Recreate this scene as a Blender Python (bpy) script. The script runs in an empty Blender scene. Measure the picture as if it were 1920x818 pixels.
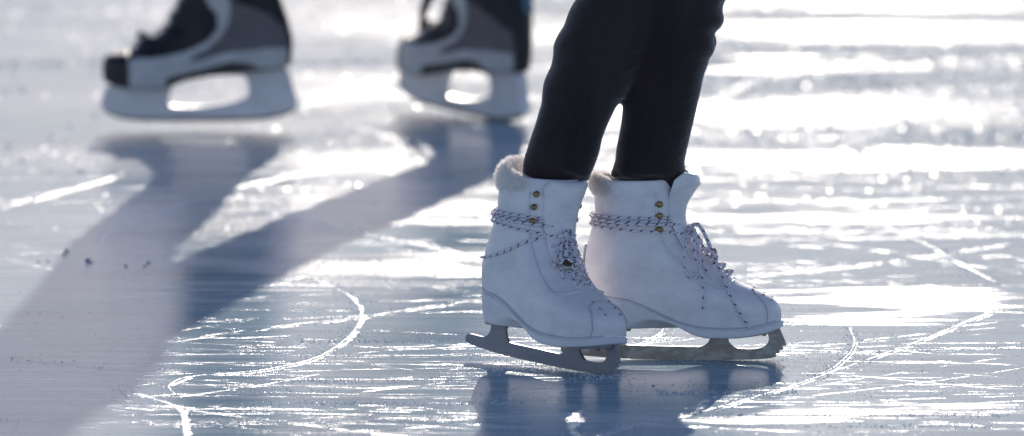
import bpy, bmesh, math, random
from mathutils import Vector, Matrix, noise
random.seed(7)
R = math.radians
scene = bpy.context.scene
COL = scene.collection

# ------------------------------------------------------------------ camera
FPX, CAM_H = 16000.0, 1.24
PITCH = math.atan(1671.0 / FPX)
cam_d = bpy.data.cameras.new("camera")
cam = bpy.data.objects.new("camera", cam_d)
COL.objects.link(cam)
cam.location = (0, 0, CAM_H)
cam.rotation_euler = (math.pi / 2 - PITCH, 0, 0)
cam_d.sensor_width = 36
cam_d.lens = 300
cam_d.clip_start = 0.5
cam_d.clip_end = 3000
cam_d.dof.use_dof = True
cam_d.dof.focus_distance = 10.2
cam_d.dof.aperture_fstop = 5.6
scene.camera = cam


def ray(px, py):
    x = (px - 960) / FPX
    y = -(py - 409) / FPX
    c, s = math.cos(PITCH), math.sin(PITCH)
    return Vector((x, c + y * s, -s + y * c))


def gnd(px, py, z=0.0):
    d = ray(px, py)
    t = (z - CAM_H) / d.z
    return Vector((0, 0, CAM_H)) + d * t


def at(px, py, Y):
    d = ray(px, py)
    return Vector((0, 0, CAM_H)) + d * (Y / d.y)


# ------------------------------------------------------------------ tagging
def tag(o, label=None, cat=None, group=None, kind=None):
    if label: o['label'] = label
    if cat: o['category'] = cat
    if group: o['group'] = group
    if kind: o['kind'] = kind
    return o


def empty(name, loc=(0, 0, 0), rot=(0, 0, 0)):
    o = bpy.data.objects.new(name, None)
    COL.objects.link(o)
    o.location = loc
    o.rotation_euler = rot
    o.empty_display_size = 0.05
    return o


def mesh(name, verts, faces, mat, parent=None, smooth=True):
    me = bpy.data.meshes.new(name)
    me.from_pydata([tuple(v) for v in verts], [], faces)
    me.materials.append(mat)
    if smooth:
        for p in me.polygons: p.use_smooth = True
    o = bpy.data.objects.new(name, me)
    COL.objects.link(o)
    o.parent = parent
    return o


# ------------------------------------------------------------------ nodes
def newmat(name):
    m = bpy.data.materials.new(name)
    m.use_nodes = True
    nt = m.node_tree
    nt.nodes.clear()
    out = nt.nodes.new("ShaderNodeOutputMaterial")
    return m, nt, out


def N(nt, t, **kw):
    n = nt.nodes.new(t)
    for k, v in kw.items():
        if k.startswith("i_"):
            n.inputs[k[2:].replace("_", " ")].default_value = v
        else:
            setattr(n, k, v)
    return n


def ramp(nt, src, p0, p1, c0=0.0, c1=1.0):
    n = N(nt, "ShaderNodeMapRange", clamp=True, interpolation_type='SMOOTHSTEP')
    n.inputs['From Min'].default_value = p0
    n.inputs['From Max'].default_value = p1
    n.inputs['To Min'].default_value = c0
    n.inputs['To Max'].default_value = c1
    nt.links.new(src, n.inputs['Value'])
    return n.outputs['Result']


def mth(nt, op, a, b=None):
    n = N(nt, "ShaderNodeMath", operation=op)
    for i, v in enumerate((a, b)):
        if v is None: continue
        if isinstance(v, (int, float)): n.inputs[i].default_value = v
        else: nt.links.new(v, n.inputs[i])
    return n.outputs[0]


def mixc(nt, f, a, b):
    n = N(nt, "ShaderNodeMix", data_type='RGBA')
    for sock, v in ((n.inputs[0], f), (n.inputs[6], a), (n.inputs[7], b)):
        if isinstance(v, (int, float)): sock.default_value = v
        elif isinstance(v, tuple): sock.default_value = (*v, 1)
        else: nt.links.new(v, sock)
    return n.outputs[2]


def noise_tex(nt, coord, scale_xyz, scale=1.0, detail=3.0, rough=0.55, rot=0.0, loc=(0, 0, 0), dist=0.0):
    mp = N(nt, "ShaderNodeMapping", vector_type='POINT')
    mp.inputs['Scale'].default_value = scale_xyz
    mp.inputs['Location'].default_value = loc
    r = N(nt, "ShaderNodeMapping", vector_type='POINT')
    r.inputs['Rotation'].default_value = (0, 0, rot)
    nt.links.new(coord, r.inputs[0])
    nt.links.new(r.outputs[0], mp.inputs[0])
    n = N(nt, "ShaderNodeTexNoise")
    n.inputs['Scale'].default_value = scale
    n.inputs['Detail'].default_value = detail
    n.inputs['Roughness'].default_value = rough
    n.inputs['Distortion'].default_value = dist
    nt.links.new(mp.outputs[0], n.inputs['Vector'])
    return n.outputs['Fac']


def simple(name, col, rough=0.5, metal=0.0, bump=0.0, bscale=400, var=0.0, vscale=8, ior=1.45, sheen=0.0, sss=0.0, spec=0.5):
    m, nt, out = newmat(name)
    b = N(nt, "ShaderNodeBsdfPrincipled")
    b.inputs['Base Color'].default_value = (*col, 1)
    b.inputs['Roughness'].default_value = rough
    b.inputs['Metallic'].default_value = metal
    b.inputs['IOR'].default_value = ior
    b.inputs['Specular IOR Level'].default_value = spec
    b.inputs['Sheen Weight'].default_value = sheen
    if sss:
        b.inputs['Subsurface Weight'].default_value = sss
        b.inputs['Subsurface Scale'].default_value = 0.01
    tc = N(nt, "ShaderNodeTexCoord")
    if var:
        f = noise_tex(nt, tc.outputs['Object'], (1, 1, 1), vscale, 4)
        lo = tuple(c * (1 - var) for c in col)
        c = mixc(nt, ramp(nt, f, .35, .65), lo, col)
        nt.links.new(c, b.inputs['Base Color'])
        nt.links.new(ramp(nt, f, .3, .7, rough + .08, max(.05, rough - .06)), b.inputs['Roughness'])
    if bump:
        f = noise_tex(nt, tc.outputs['Object'], (1, 1, 1), bscale, 3)
        bp = N(nt, "ShaderNodeBump")
        bp.inputs['Strength'].default_value = bump
        bp.inputs['Distance'].default_value = 0.001
        nt.links.new(f, bp.inputs['Height'])
        nt.links.new(bp.outputs[0], b.inputs['Normal'])
    nt.links.new(b.outputs[0], out.inputs[0])
    return m


def leather(name, col):
    m, nt, out = newmat(name)
    b = N(nt, "ShaderNodeBsdfPrincipled")
    tc = N(nt, "ShaderNodeTexCoord")
    o = tc.outputs['Object']
    dirt = noise_tex(nt, o, (1, 1, 1.6), 26, 6, .62)
    scuff = noise_tex(nt, o, (14, 14, 60), 6, 4, .6, rot=.4)
    c = mixc(nt, ramp(nt, dirt, .30, .62), tuple(v * .86 for v in col), col)
    c = mixc(nt, ramp(nt, scuff, .69, .76, 0, .45), c, (.42, .41, .42))
    nt.links.new(c, b.inputs['Base Color'])
    nt.links.new(ramp(nt, dirt, .3, .7, .5, .33), b.inputs['Roughness'])
    h1 = noise_tex(nt, o, (1, 1, 1), 900, 2)
    h2 = noise_tex(nt, o, (1, 1, 2.2), 13, 2, .45, dist=.5)
    bp = N(nt, "ShaderNodeBump"); bp.inputs['Strength'].default_value = .25; bp.inputs['Distance'].default_value = .0006
    nt.links.new(h1, bp.inputs['Height'])
    b2 = N(nt, "ShaderNodeBump"); b2.inputs['Strength'].default_value = .7; b2.inputs['Distance'].default_value = .007
    nt.links.new(h2, b2.inputs['Height'])
    nt.links.new(bp.outputs[0], b2.inputs['Normal'])
    nt.links.new(b2.outputs[0], b.inputs['Normal'])
    nt.links.new(b.outputs[0], out.inputs[0])
    return m


def lace_mat():
    m, nt, out = newmat("lace_cord")
    b = N(nt, "ShaderNodeBsdfPrincipled")
    b.inputs['Roughness'].default_value = .8
    uv = N(nt, "ShaderNodeUVMap")
    sp = N(nt, "ShaderNodeSeparateXYZ")
    nt.links.new(uv.outputs[0], sp.inputs[0])
    # u = metres along the cord, v = 0..1 around it
    h = mth(nt, 'ADD', mth(nt, 'MULTIPLY', sp.outputs[0], 82.0), sp.outputs[1])
    fr = mth(nt, 'FRACT', h)
    k = mth(nt, 'LESS_THAN', fr, .22)
    h2 = mth(nt, 'FRACT', mth(nt, 'ADD', mth(nt, 'MULTIPLY', sp.outputs[0], 82.0), mth(nt, 'MULTIPLY', sp.outputs[1], -1.0)))
    k2 = mth(nt, 'LESS_THAN', h2, .62)
    f = mth(nt, 'MULTIPLY', k, k2)
    c = mixc(nt, f, (.76, .72, .80), (.07, .045, .11))
    nt.links.new(c, b.inputs['Base Color'])
    wv = mth(nt, 'SINE', mth(nt, 'MULTIPLY', h, 18.8))
    bp = N(nt, "ShaderNodeBump"); bp.inputs['Strength'].default_value = .5; bp.inputs['Distance'].default_value = .0005
    nt.links.new(wv, bp.inputs['Height']); nt.links.new(bp.outputs[0], b.inputs['Normal'])
    nt.links.new(b.outputs[0], out.inputs[0])
    return m


def fabric(name, col, col2, sheen=.4):
    m, nt, out = newmat(name)
    b = N(nt, "ShaderNodeBsdfPrincipled")
    b.inputs['Roughness'].default_value = .9
    b.inputs['Specular IOR Level'].default_value = .06
    b.inputs['Sheen Weight'].default_value = sheen
    b.inputs['Sheen Roughness'].default_value = .4
    tc = N(nt, "ShaderNodeTexCoord"); o = tc.outputs['Object']
    f = noise_tex(nt, o, (1, 1, .35), 14, 5)
    nt.links.new(mixc(nt, ramp(nt, f, .35, .65), col, col2), b.inputs['Base Color'])
    h1 = noise_tex(nt, o, (1, 1, 1), 700, 2)
    h2 = noise_tex(nt, o, (1, 1, 2.5), 24, 3, .5, dist=.8)
    bp = N(nt, "ShaderNodeBump"); bp.inputs['Strength'].default_value = .5; bp.inputs['Distance'].default_value = .001
    nt.links.new(h1, bp.inputs['Height'])
    b2 = N(nt, "ShaderNodeBump"); b2.inputs['Strength'].default_value = .7; b2.inputs["Distance"].default_value = .0035
    nt.links.new(h2, b2.inputs['Height']); nt.links.new(bp.outputs[0], b2.inputs['Normal'])
    nt.links.new(b2.outputs[0], b.inputs['Normal'])
    nt.links.new(b.outputs[0], out.inputs[0])
    return m


def steel(name, col, rough, spots):
    m, nt, out = newmat(name)
    b = N(nt, "ShaderNodeBsdfPrincipled")
    b.inputs['Metallic'].default_value = .55
    tc = N(nt, "ShaderNodeTexCoord"); o = tc.outputs['Object']
    f = noise_tex(nt, o, (1, 1, 2), 45, 5, .6)
    c = mixc(nt, ramp(nt, f, .42, .62, 0, spots), col, (.50, .47, .44))
    nt.links.new(c, b.inputs['Base Color'])
    nt.links.new(ramp(nt, f, .3, .7, rough, rough + .2), b.inputs['Roughness'])
    h = noise_tex(nt, o, (60, 60, 700), 1, 3)
    bp = N(nt, "ShaderNodeBump"); bp.inputs['Strength'].default_value = .3; bp.inputs['Distance'].default_value = .0003
    nt.links.new(h, bp.inputs['Height']); nt.links.new(bp.outputs[0], b.inputs['Normal'])
    nt.links.new(b.outputs[0], out.inputs[0])
    return m


PATCHES = [  # frosted (+) and clear (-) areas whose tone and roughness stand in for glare bands: x0, x1, y0, y1 where they show in the photo
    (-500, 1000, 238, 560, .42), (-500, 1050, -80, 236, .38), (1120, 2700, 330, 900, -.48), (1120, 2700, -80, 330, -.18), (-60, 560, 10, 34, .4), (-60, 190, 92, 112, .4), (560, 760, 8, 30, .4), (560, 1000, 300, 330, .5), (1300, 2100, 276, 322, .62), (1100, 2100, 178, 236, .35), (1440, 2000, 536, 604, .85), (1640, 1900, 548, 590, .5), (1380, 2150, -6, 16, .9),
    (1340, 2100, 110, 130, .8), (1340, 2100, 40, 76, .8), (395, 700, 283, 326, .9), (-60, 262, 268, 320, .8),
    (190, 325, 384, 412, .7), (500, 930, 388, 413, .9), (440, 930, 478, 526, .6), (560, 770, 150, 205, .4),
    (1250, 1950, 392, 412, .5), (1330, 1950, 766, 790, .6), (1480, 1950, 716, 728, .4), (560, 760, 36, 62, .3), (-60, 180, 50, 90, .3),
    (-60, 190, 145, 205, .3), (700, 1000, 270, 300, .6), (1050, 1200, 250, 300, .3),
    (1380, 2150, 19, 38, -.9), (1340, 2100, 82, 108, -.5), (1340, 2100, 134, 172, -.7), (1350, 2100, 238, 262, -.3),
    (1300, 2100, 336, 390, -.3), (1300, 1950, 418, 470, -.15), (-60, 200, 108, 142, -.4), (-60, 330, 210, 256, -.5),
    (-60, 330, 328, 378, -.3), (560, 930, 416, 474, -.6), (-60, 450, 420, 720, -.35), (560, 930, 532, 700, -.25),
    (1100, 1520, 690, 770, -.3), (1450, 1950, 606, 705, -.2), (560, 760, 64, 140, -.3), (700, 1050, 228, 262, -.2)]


def ice_mat():
    m, nt, out = newmat("rink_ice")
    L = nt.links.new
    tc = N(nt, "ShaderNodeTexCoord"); o = tc.outputs['Object']
    big = noise_tex(nt, o, (.8, 3.0, 1), 1, 4, .55, rot=R(3), loc=(3.1, 7.7, 0), dist=.3)
    mid = noise_tex(nt, o, (2.2, 22, 1), 1, 5, .62, rot=R(-2), loc=(1.3, 2.7, 0))
    fine = noise_tex(nt, o, (5, 130, 1), 1, 3, .6, rot=R(1.2))
    fine2 = noise_tex(nt, o, (7, 170, 1), 1, 3, .6, rot=R(-5))
    grit = noise_tex(nt, o, (140, 45, 1), 1, 3, .7)
    # hand-placed glare and dark bands as frosted and clear areas, edges broken by noise
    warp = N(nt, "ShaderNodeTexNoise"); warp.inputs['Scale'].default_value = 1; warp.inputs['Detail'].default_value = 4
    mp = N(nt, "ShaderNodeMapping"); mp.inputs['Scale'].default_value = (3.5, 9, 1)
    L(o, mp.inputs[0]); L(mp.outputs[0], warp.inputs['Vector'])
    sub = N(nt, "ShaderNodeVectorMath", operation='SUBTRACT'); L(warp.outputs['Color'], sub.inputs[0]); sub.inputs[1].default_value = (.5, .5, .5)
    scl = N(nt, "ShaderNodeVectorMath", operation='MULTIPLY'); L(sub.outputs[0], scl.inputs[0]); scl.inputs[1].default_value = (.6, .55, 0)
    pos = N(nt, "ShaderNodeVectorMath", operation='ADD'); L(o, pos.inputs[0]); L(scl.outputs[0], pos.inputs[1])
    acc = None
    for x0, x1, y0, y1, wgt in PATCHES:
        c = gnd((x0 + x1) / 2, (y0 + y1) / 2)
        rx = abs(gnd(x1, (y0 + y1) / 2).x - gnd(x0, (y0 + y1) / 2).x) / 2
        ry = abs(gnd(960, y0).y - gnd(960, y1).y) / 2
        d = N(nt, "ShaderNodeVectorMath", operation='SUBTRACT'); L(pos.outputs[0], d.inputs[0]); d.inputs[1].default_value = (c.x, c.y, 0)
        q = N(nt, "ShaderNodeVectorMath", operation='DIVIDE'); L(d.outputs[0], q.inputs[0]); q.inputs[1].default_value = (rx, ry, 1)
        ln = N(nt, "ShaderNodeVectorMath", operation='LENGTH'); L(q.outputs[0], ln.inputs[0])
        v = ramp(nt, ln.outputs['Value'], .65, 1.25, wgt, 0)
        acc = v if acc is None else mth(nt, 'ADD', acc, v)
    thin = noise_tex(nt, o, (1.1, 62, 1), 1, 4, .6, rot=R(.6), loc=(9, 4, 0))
    frost_glare = mth(nt, 'ADD', mth(nt, 'MULTIPLY', big, .22), mth(nt, 'ADD', mth(nt, 'MULTIPLY', mid, .36), mth(nt, 'MULTIPLY', thin, .42)))
    frost_glare = mth(nt, 'ADD', frost_glare, mth(nt, 'MULTIPLY', acc, .20))
    fr = ramp(nt, frost_glare, .42, .66)
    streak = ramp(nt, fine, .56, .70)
    col = mixc(nt, fr, (.29, .41, .48), (.55, .60, .63))  # the glare bands also lighten the ice colour
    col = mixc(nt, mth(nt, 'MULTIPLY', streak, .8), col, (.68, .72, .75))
    spark = noise_tex(nt, o, (430, 75, 1), 1, 1.5, .6, loc=(5, 5, 0))
    clus = noise_tex(nt, o, (3.5, 14, 1), 1, 3, .6, loc=(2, 8, 0))
    sp = mth(nt, 'MULTIPLY', ramp(nt, spark, .64, .72), ramp(nt, clus, .42, .62, .12, 1))
    sep = N(nt, "ShaderNodeSeparateXYZ"); L(o, sep.inputs[0])
    spark2 = noise_tex(nt, o, (75, 13, 1), 1, 1, .5, loc=(1, 3, 0))
    sp2 = mth(nt, 'MULTIPLY', mth(nt, 'MULTIPLY', ramp(nt, spark2, .67, .71), ramp(nt, clus, .40, .60)), ramp(nt, sep.outputs[1], 11.3, 12.2))
    # old healed cuts: thin darker and lighter lines in the ice body
    cut = noise_tex(nt, o, (2.2, 95, 1), 1, 5, .7, rot=R(-1.5), loc=(4, 1, 0))
    cut2 = noise_tex(nt, o, (3.0, 60, 1), 1, 5, .7, rot=R(7), loc=(8, 6, 0))
    cloud = noise_tex(nt, o, (1.5, 5, 1), 1, 6, .65, loc=(6, 2, 0))
    col = mixc(nt, ramp(nt, cut, .56, .68, 0, .55), col, (.78, .81, .83))
    col = mixc(nt, ramp(nt, cut2, .60, .70, 0, .45), col, (.74, .78, .82))
    col = mixc(nt, ramp(nt, cut, .44, .34, 0, .6), col, (.14, .22, .30))
    col = mixc(nt, ramp(nt, cloud, .50, .36, 0, .5), col, (.16, .25, .33))
    rr = mth(nt, 'ADD', ramp(nt, fr, 0, 1, ICE['r0'], ICE['r1']), mth(nt, 'MULTIPLY', mth(nt, 'MULTIPLY', fr, ramp(nt, grit, .4, .75)), ICE['rg']))
    rr = mth(nt, 'ADD', rr, mth(nt, 'ADD', mth(nt, 'MULTIPLY', sp, .05), mth(nt, 'MULTIPLY', sp2, .10)))
    # rougher toward the left, added to carry the sun glare there
    worn = ramp(nt, mth(nt, 'MULTIPLY', sep.outputs[0], -1.0), -.05, .65)
    rr = mth(nt, 'ADD', rr, mth(nt, 'MULTIPLY', mth(nt, 'MULTIPLY', worn, mth(nt, 'ADD', ramp(nt, frost_glare, .50, .62), mth(nt, 'MULTIPLY', sp2, .8))), .050))
    hsum = mth(nt, 'ADD', fine, mth(nt, 'MULTIPLY', fine2, .6))
    bp = N(nt, "ShaderNodeBump"); bp.inputs['Distance'].default_value = ICE['bd']
    L(ramp(nt, fr, 0, 1, ICE['b0'], 1.0), bp.inputs['Strength'])
    L(hsum, bp.inputs['Height'])
    g2 = N(nt, "ShaderNodeBump"); g2.inputs['Distance'].default_value = ICE['gd']
    L(ramp(nt, fr, .0, 1, .25, 1), g2.inputs['Strength'])
    L(grit, g2.inputs['Height']); L(bp.outputs[0], g2.inputs['Normal'])
    return finish(nt, out, m, col, rr, g2.outputs[0])


def finish(nt, out, m, col, rr, nrm, gloss=.265):
    """water-ice: diffuse body under a Fresnel-weighted Beckmann gloss"""
    L = nt.links.new
    df = N(nt, "ShaderNodeBsdfDiffuse")
    if isinstance(col, tuple): df.inputs['Color'].default_value = (*col, 1)
    else: L(col, df.inputs['Color'])
    gl = N(nt, "ShaderNodeBsdfAnisotropic", distribution='BECKMANN')
    gl.inputs['Color'].default_value = (1, 1, 1, 1)
    if isinstance(rr, float): gl.inputs['Roughness'].default_value = rr
    else: L(rr, gl.inputs['Roughness'])
    fz = N(nt, "ShaderNodeFresnel"); fz.inputs[0].default_value = 1.31
    mx = N(nt, "ShaderNodeMixShader")
    L(nrm, df.inputs['Normal']); L(nrm, gl.inputs['Normal'])
    L(mth(nt, 'MULTIPLY', fz.outputs[0], gloss), mx.inputs[0]); L(df.outputs[0], mx.inputs[1]); L(gl.outputs[0], mx.inputs[2])
    L(mx.outputs[0], out.inputs[0])
    return m


def fur_mat():
    m, nt, out = newmat("white_fur")
    d = N(nt, "ShaderNodeBsdfDiffuse"); d.inputs[0].default_value = (.95, .93, .92, 1)
    t = N(nt, "ShaderNodeBsdfTranslucent"); t.inputs[0].default_value = (.97, .93, .90, 1)
    mx = N(nt, "ShaderNodeMixShader"); mx.inputs[0].default_value = .65
    nt.links.new(d.outputs[0], mx.inputs[1]); nt.links.new(t.outputs[0], mx.inputs[2]); nt.links.new(mx.outputs[0], out.inputs[0])
    return m


def crystal_mat():
    m, nt, out = newmat("ice_crystal")
    g = N(nt, "ShaderNodeNewGeometry")
    finish(nt, out, m, (.93, .95, .97), .30, g.outputs['Normal'], .8)
    last = out.inputs[0].links[0].from_socket
    t = N(nt, "ShaderNodeBsdfTranslucent"); t.inputs[0].default_value = (.97, .98, 1, 1)
    mx = N(nt, "ShaderNodeMixShader"); mx.inputs[0].default_value = .5
    nt.links.new(last, mx.inputs[1]); nt.links.new(t.outputs[0], mx.inputs[2]); nt.links.new(mx.outputs[0], out.inputs[0])
    return m


def scratch_mat():
    m, nt, out = newmat("shaved_snow")
    tc = N(nt, "ShaderNodeTexCoord")
    h = noise_tex(nt, tc.outputs['Object'], (1, .3, 1), 600, 2)
    bp = N(nt, "ShaderNodeBump"); bp.inputs['Strength'].default_value = 1; bp.inputs['Distance'].default_value = .0005
    nt.links.new(h, bp.inputs['Height'])
    return finish(nt, out, m, (.74, .78, .84), .236, bp.outputs[0])


ICE = dict(r0=.177, r1=.230, rg=.018, bd=.0003, b0=.35, gd=.00032)


def snow_mat(name, col, rough, trans):
    m, nt, out = newmat(name)
    b = N(nt, "ShaderNodeBsdfPrincipled")
    b.inputs['Base Color'].default_value = (*col, 1)
    b.inputs['Roughness'].default_value = rough
    b.inputs['IOR'].default_value = 1.31
    b.inputs['Transmission Weight'].default_value = trans
    tc = N(nt, "ShaderNodeTexCoord")
    if trans < .5:
        h = noise_tex(nt, tc.outputs['Object'], (1, .3, 1), 700, 2)
        bp = N(nt, "ShaderNodeBump"); bp.inputs['Strength'].default_value = 1; bp.inputs['Distance'].default_value = .0012
        nt.links.new(h, bp.inputs['Height']); nt.links.new(bp.outputs[0], b.inputs['Normal'])
    nt.links.new(b.outputs[0], out.inputs[0])
    return m


M = dict(
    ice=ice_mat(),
    snow=scratch_mat(),
    crystal=crystal_mat(),
    chip=simple("dark_ice_chip", (.10, .17, .30), .3, ior=1.31),  # dark blue base colour for the loose chips
    leather=leather("white_leather", (.82, .785, .815)),
    sole=simple("white_sole", (.74, .74, .78), .4, var=.1, vscale=30, bump=.1),
    seam=simple("white_seam", (.50, .49, .56), .5),
    fur=fur_mat(),
    lining=simple("white_lining", (.6, .57, .55), .9),
    lace=lace_mat(),
    brass=simple("aged_brass", (.36, .25, .12), .38, metal=.7, var=.3, vscale=200),
    badge=simple("brown_badge", (.12, .075, .04), .4, metal=.3),
    silver=simple("silver_trim", (.42, .42, .40), .35, metal=.6),
    steel_a=steel("blue_grey_steel", (.24, .24, .28), .42, .25),
    steel_b=steel("worn_steel", (.30, .27, .24), .4, 1.0),
    legging=fabric("black_legging", (.030, .022, .023), (.046, .032, .033), .7),
    jacket=fabric("dark_jacket", (.05, .05, .06), (.08, .07, .08)),
    trouser=fabric("navy_trouser", (.014, .02, .045), (.03, .04, .075)),
    skin=simple("skin", (.55, .36, .28), .5, sss=.1),
    hair=simple("brown_hair", (.06, .035, .02), .6),
    h_grey=simple("charcoal_nylon", (.15, .135, .145), .6, bump=.3, bscale=500, var=.2),
    h_silver=simple("silver_synthetic", (.52, .50, .51), .4, var=.15, vscale=20),
    h_black=simple("black_rubber", (.012, .011, .016), .45, var=.3),
    h_brown=simple("dark_brown_sole", (.035, .028, .03), .5),
    h_holder=simple("pale_plastic", (.74, .70, .72), .4, var=.12, vscale=25),
    h_steel=steel("runner_steel", (.12, .115, .12), .4, .3),
    h_lace=simple("grey_lace", (.45, .44, .47), .8),
    h_strap=simple("black_strap", (.02, .02, .025), .7),
    h_blue=simple("muted_blue", (.09, .15, .21), .7),
)


# ------------------------------------------------------------------ interpolation
def interp(tab, x):
    if x <= tab[0][0]: return tab[0][1]
    for (a, va), (b, vb) in zip(tab, tab[1:]):
        if x <= b:
            t = (x - a) / (b - a)
            return va + (vb - va) * t
    return tab[-1][1]


def smooth_tab(tab, n=160):
    """Catmull-Rom resample of a table so the profile has no corners."""
    xs = [t[0] for t in tab]
    out = []
    for i in range(n + 1):
        x = xs[0] + (xs[-1] - xs[0]) * i / n
        k = 0
        while k < len(xs) - 2 and x > xs[k + 1]: k += 1
        x0, x1 = xs[k], xs[k + 1]
        y0, y1 = tab[k][1], tab[k + 1][1]
        m0 = (y1 - tab[k - 1][1]) / (x1 - xs[k - 1]) if k > 0 else (y1 - y0) / (x1 - x0)
        m1 = (tab[k + 2][1] - y0) / (xs[k + 2] - x0) if k < len(xs) - 2 else (y1 - y0) / (x1 - x0)
        s0 = (y1 - y0) / (x1 - x0)
        if s0 == 0: m0 = m1 = 0
        else:
            if m0 / s0 < 0: m0 = 0
            if m1 / s0 < 0: m1 = 0
            m0 = max(min(m0 / s0, 3), 0) * s0; m1 = max(min(m1 / s0, 3), 0) * s0
        h = x1 - x0; t = (x - x0) / h
        y = (2*t**3-3*t*t+1)*y0 + (t**3-2*t*t+t)*h*m0 + (-2*t**3+3*t*t)*y1 + (t**3-t*t)*h*m1
        out.append((x, y))
    return out


def sstep(a, b, x):
    t = max(0, min(1, (x - a) / (b - a)))
    return t * t * (3 - 2 * t)


class Boot:
    """A boot shell: for each height the side profile gives a chord heel-to-front, the width tables the
    half-width. Surface point = S(level, c, side)."""
    def __init__(s, back, front, zb, foot, shaft, blend, Rf, Rb, lo, hi, fade):
        s.back, s.front, s.zb = smooth_tab(back), smooth_tab(front), smooth_tab(zb)
        s.foot, s.shaft, s.blend, s.Rf, s.Rb = smooth_tab(foot), smooth_tab(shaft), blend, Rf, Rb
        s.lo, s.hi, s.fade = lo, hi, fade
        s.zmin = min(z for _, z in zb)

    def z(s, u, L):
        f = max(0, 1 - (L - s.lo) / s.fade)
        return L + (interp(s.zb, u) - s.zmin) * f

    def ends(s, L):
        ub, uf = -.1, .1
        for _ in range(14):
            ub = .5 * ub + .5 * interp(s.back, s.z(ub, L))
            uf = .5 * uf + .5 * interp(s.front, s.z(uf, L))
        return ub, uf

    def half(s, u, w, ub=None, uf=None):
        if ub is None: ub = interp(s.back, w)
        if uf is None: uf = interp(s.front, w)
        f, sh = interp(s.foot, u), interp(s.shaft, w)
        k = sstep(s.blend[0], s.blend[1], w)
        W = f + (sh - f) * k
        rf = interp(s.Rf, w); rb = s.Rb
        g = 1
        for d, r in ((uf - u, rf), (u - ub, rb)):
            q = max(0, min(1, d / r))
            g *= math.sqrt(max(0, 1 - (1 - q) ** 2))
        return W * g

    def side(s, u, w, sgn=-1, off=0.0):
        """point on the shell at profile position (u,w), pushed out by off"""
        y = s.half(u, w)
        e = 0.001
        dy_du = (s.half(u + e, w) - s.half(u - e, w)) / (2 * e)
        dy_dw = (s.half(u, w + e) - s.half(u, w - e)) / (2 * e)
        n = Vector((-dy_du, 1, -dy_dw)).normalized()
        p = Vector((u, y, w)) + n * off
        return Vector((p.x, p.y * sgn, p.z))

    def around(s, w, phi, off=0.0):
        """horizontal ring at height w, phi = 0 at the front, pi at the heel"""
        ub, uf = interp(s.back, w), interp(s.front, w)
        c = math.cos(phi)
        u = (ub + uf) / 2 + (uf - ub) / 2 * c
        y = s.half(u, w) * (1 if math.sin(phi) >= 0 else -1)
        ctr = Vector(((ub + uf) / 2, 0, w))
        p = Vector((u, y, w))
        d = (p - ctr)
        return p + d.normalized() * off

    def grid(s, nl, nr, hi=None):
        rows = []
        hi = hi or s.hi
        for i in range(nl + 1):
            t = i / nl
            L = s.lo + (hi - s.lo) * t
            ub, uf = s.ends(L)
            row = []
            for j in range(nr):
                phi = 2 * math.pi * j / nr
                c = math.cos(phi)
                u = (ub + uf) / 2 + (uf - ub) / 2 * c
                w = s.z(u, L)
                y = s.half(u, w, ub, uf) * (1 if math.sin(phi) >= 0 else -1)
                if abs(math.sin(phi)) < 1e-6: y = 0
                row.append(Vector((u, y, w)))
            rows.append(row)
        return rows


def rings_to_mesh(rows, cap0=True, cap1=True):
    V, F = [], []
    nr = len(rows[0])
    for r in rows: V += r
    for i in range(len(rows) - 1):
        for j in range(nr):
            a = i * nr + j; b = i * nr + (j + 1) % nr
            F.append((a, b, b + nr, a + nr))
    if cap0:
        V.append(sum(rows[0], Vector()) / nr); k = len(V) - 1
        F += [(k, (j + 1) % nr, j) for j in range(nr)]
    if cap1:
        V.append(sum(rows[-1], Vector()) / nr); k = len(V) - 1; q = (len(rows) - 1) * nr
        F += [(k, q + j, q + (j + 1) % nr) for j in range(nr)]
    return V, F


def catmull(pts, n=8, closed=False):
    P = [Vector(p) for p in pts]
    out = []
    m = len(P)
    rng = m if closed else m - 1
    for i in range(rng):
        p0 = P[(i - 1) % m] if closed or i > 0 else P[0]
        p1, p2 = P[i], P[(i + 1) % m]
        p3 = P[(i + 2) % m] if closed or i < m - 2 else P[-1]
        for k in range(n):
            t = k / n
            out.append(.5 * ((2 * p1) + (-p0 + p2) * t + (2 * p0 - 5 * p1 + 4 * p2 - p3) * t * t + (-p0 + 3 * p1 - 3 * p2 + p3) * t ** 3))
    if not closed: out.append(P[-1])
    return out


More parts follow.
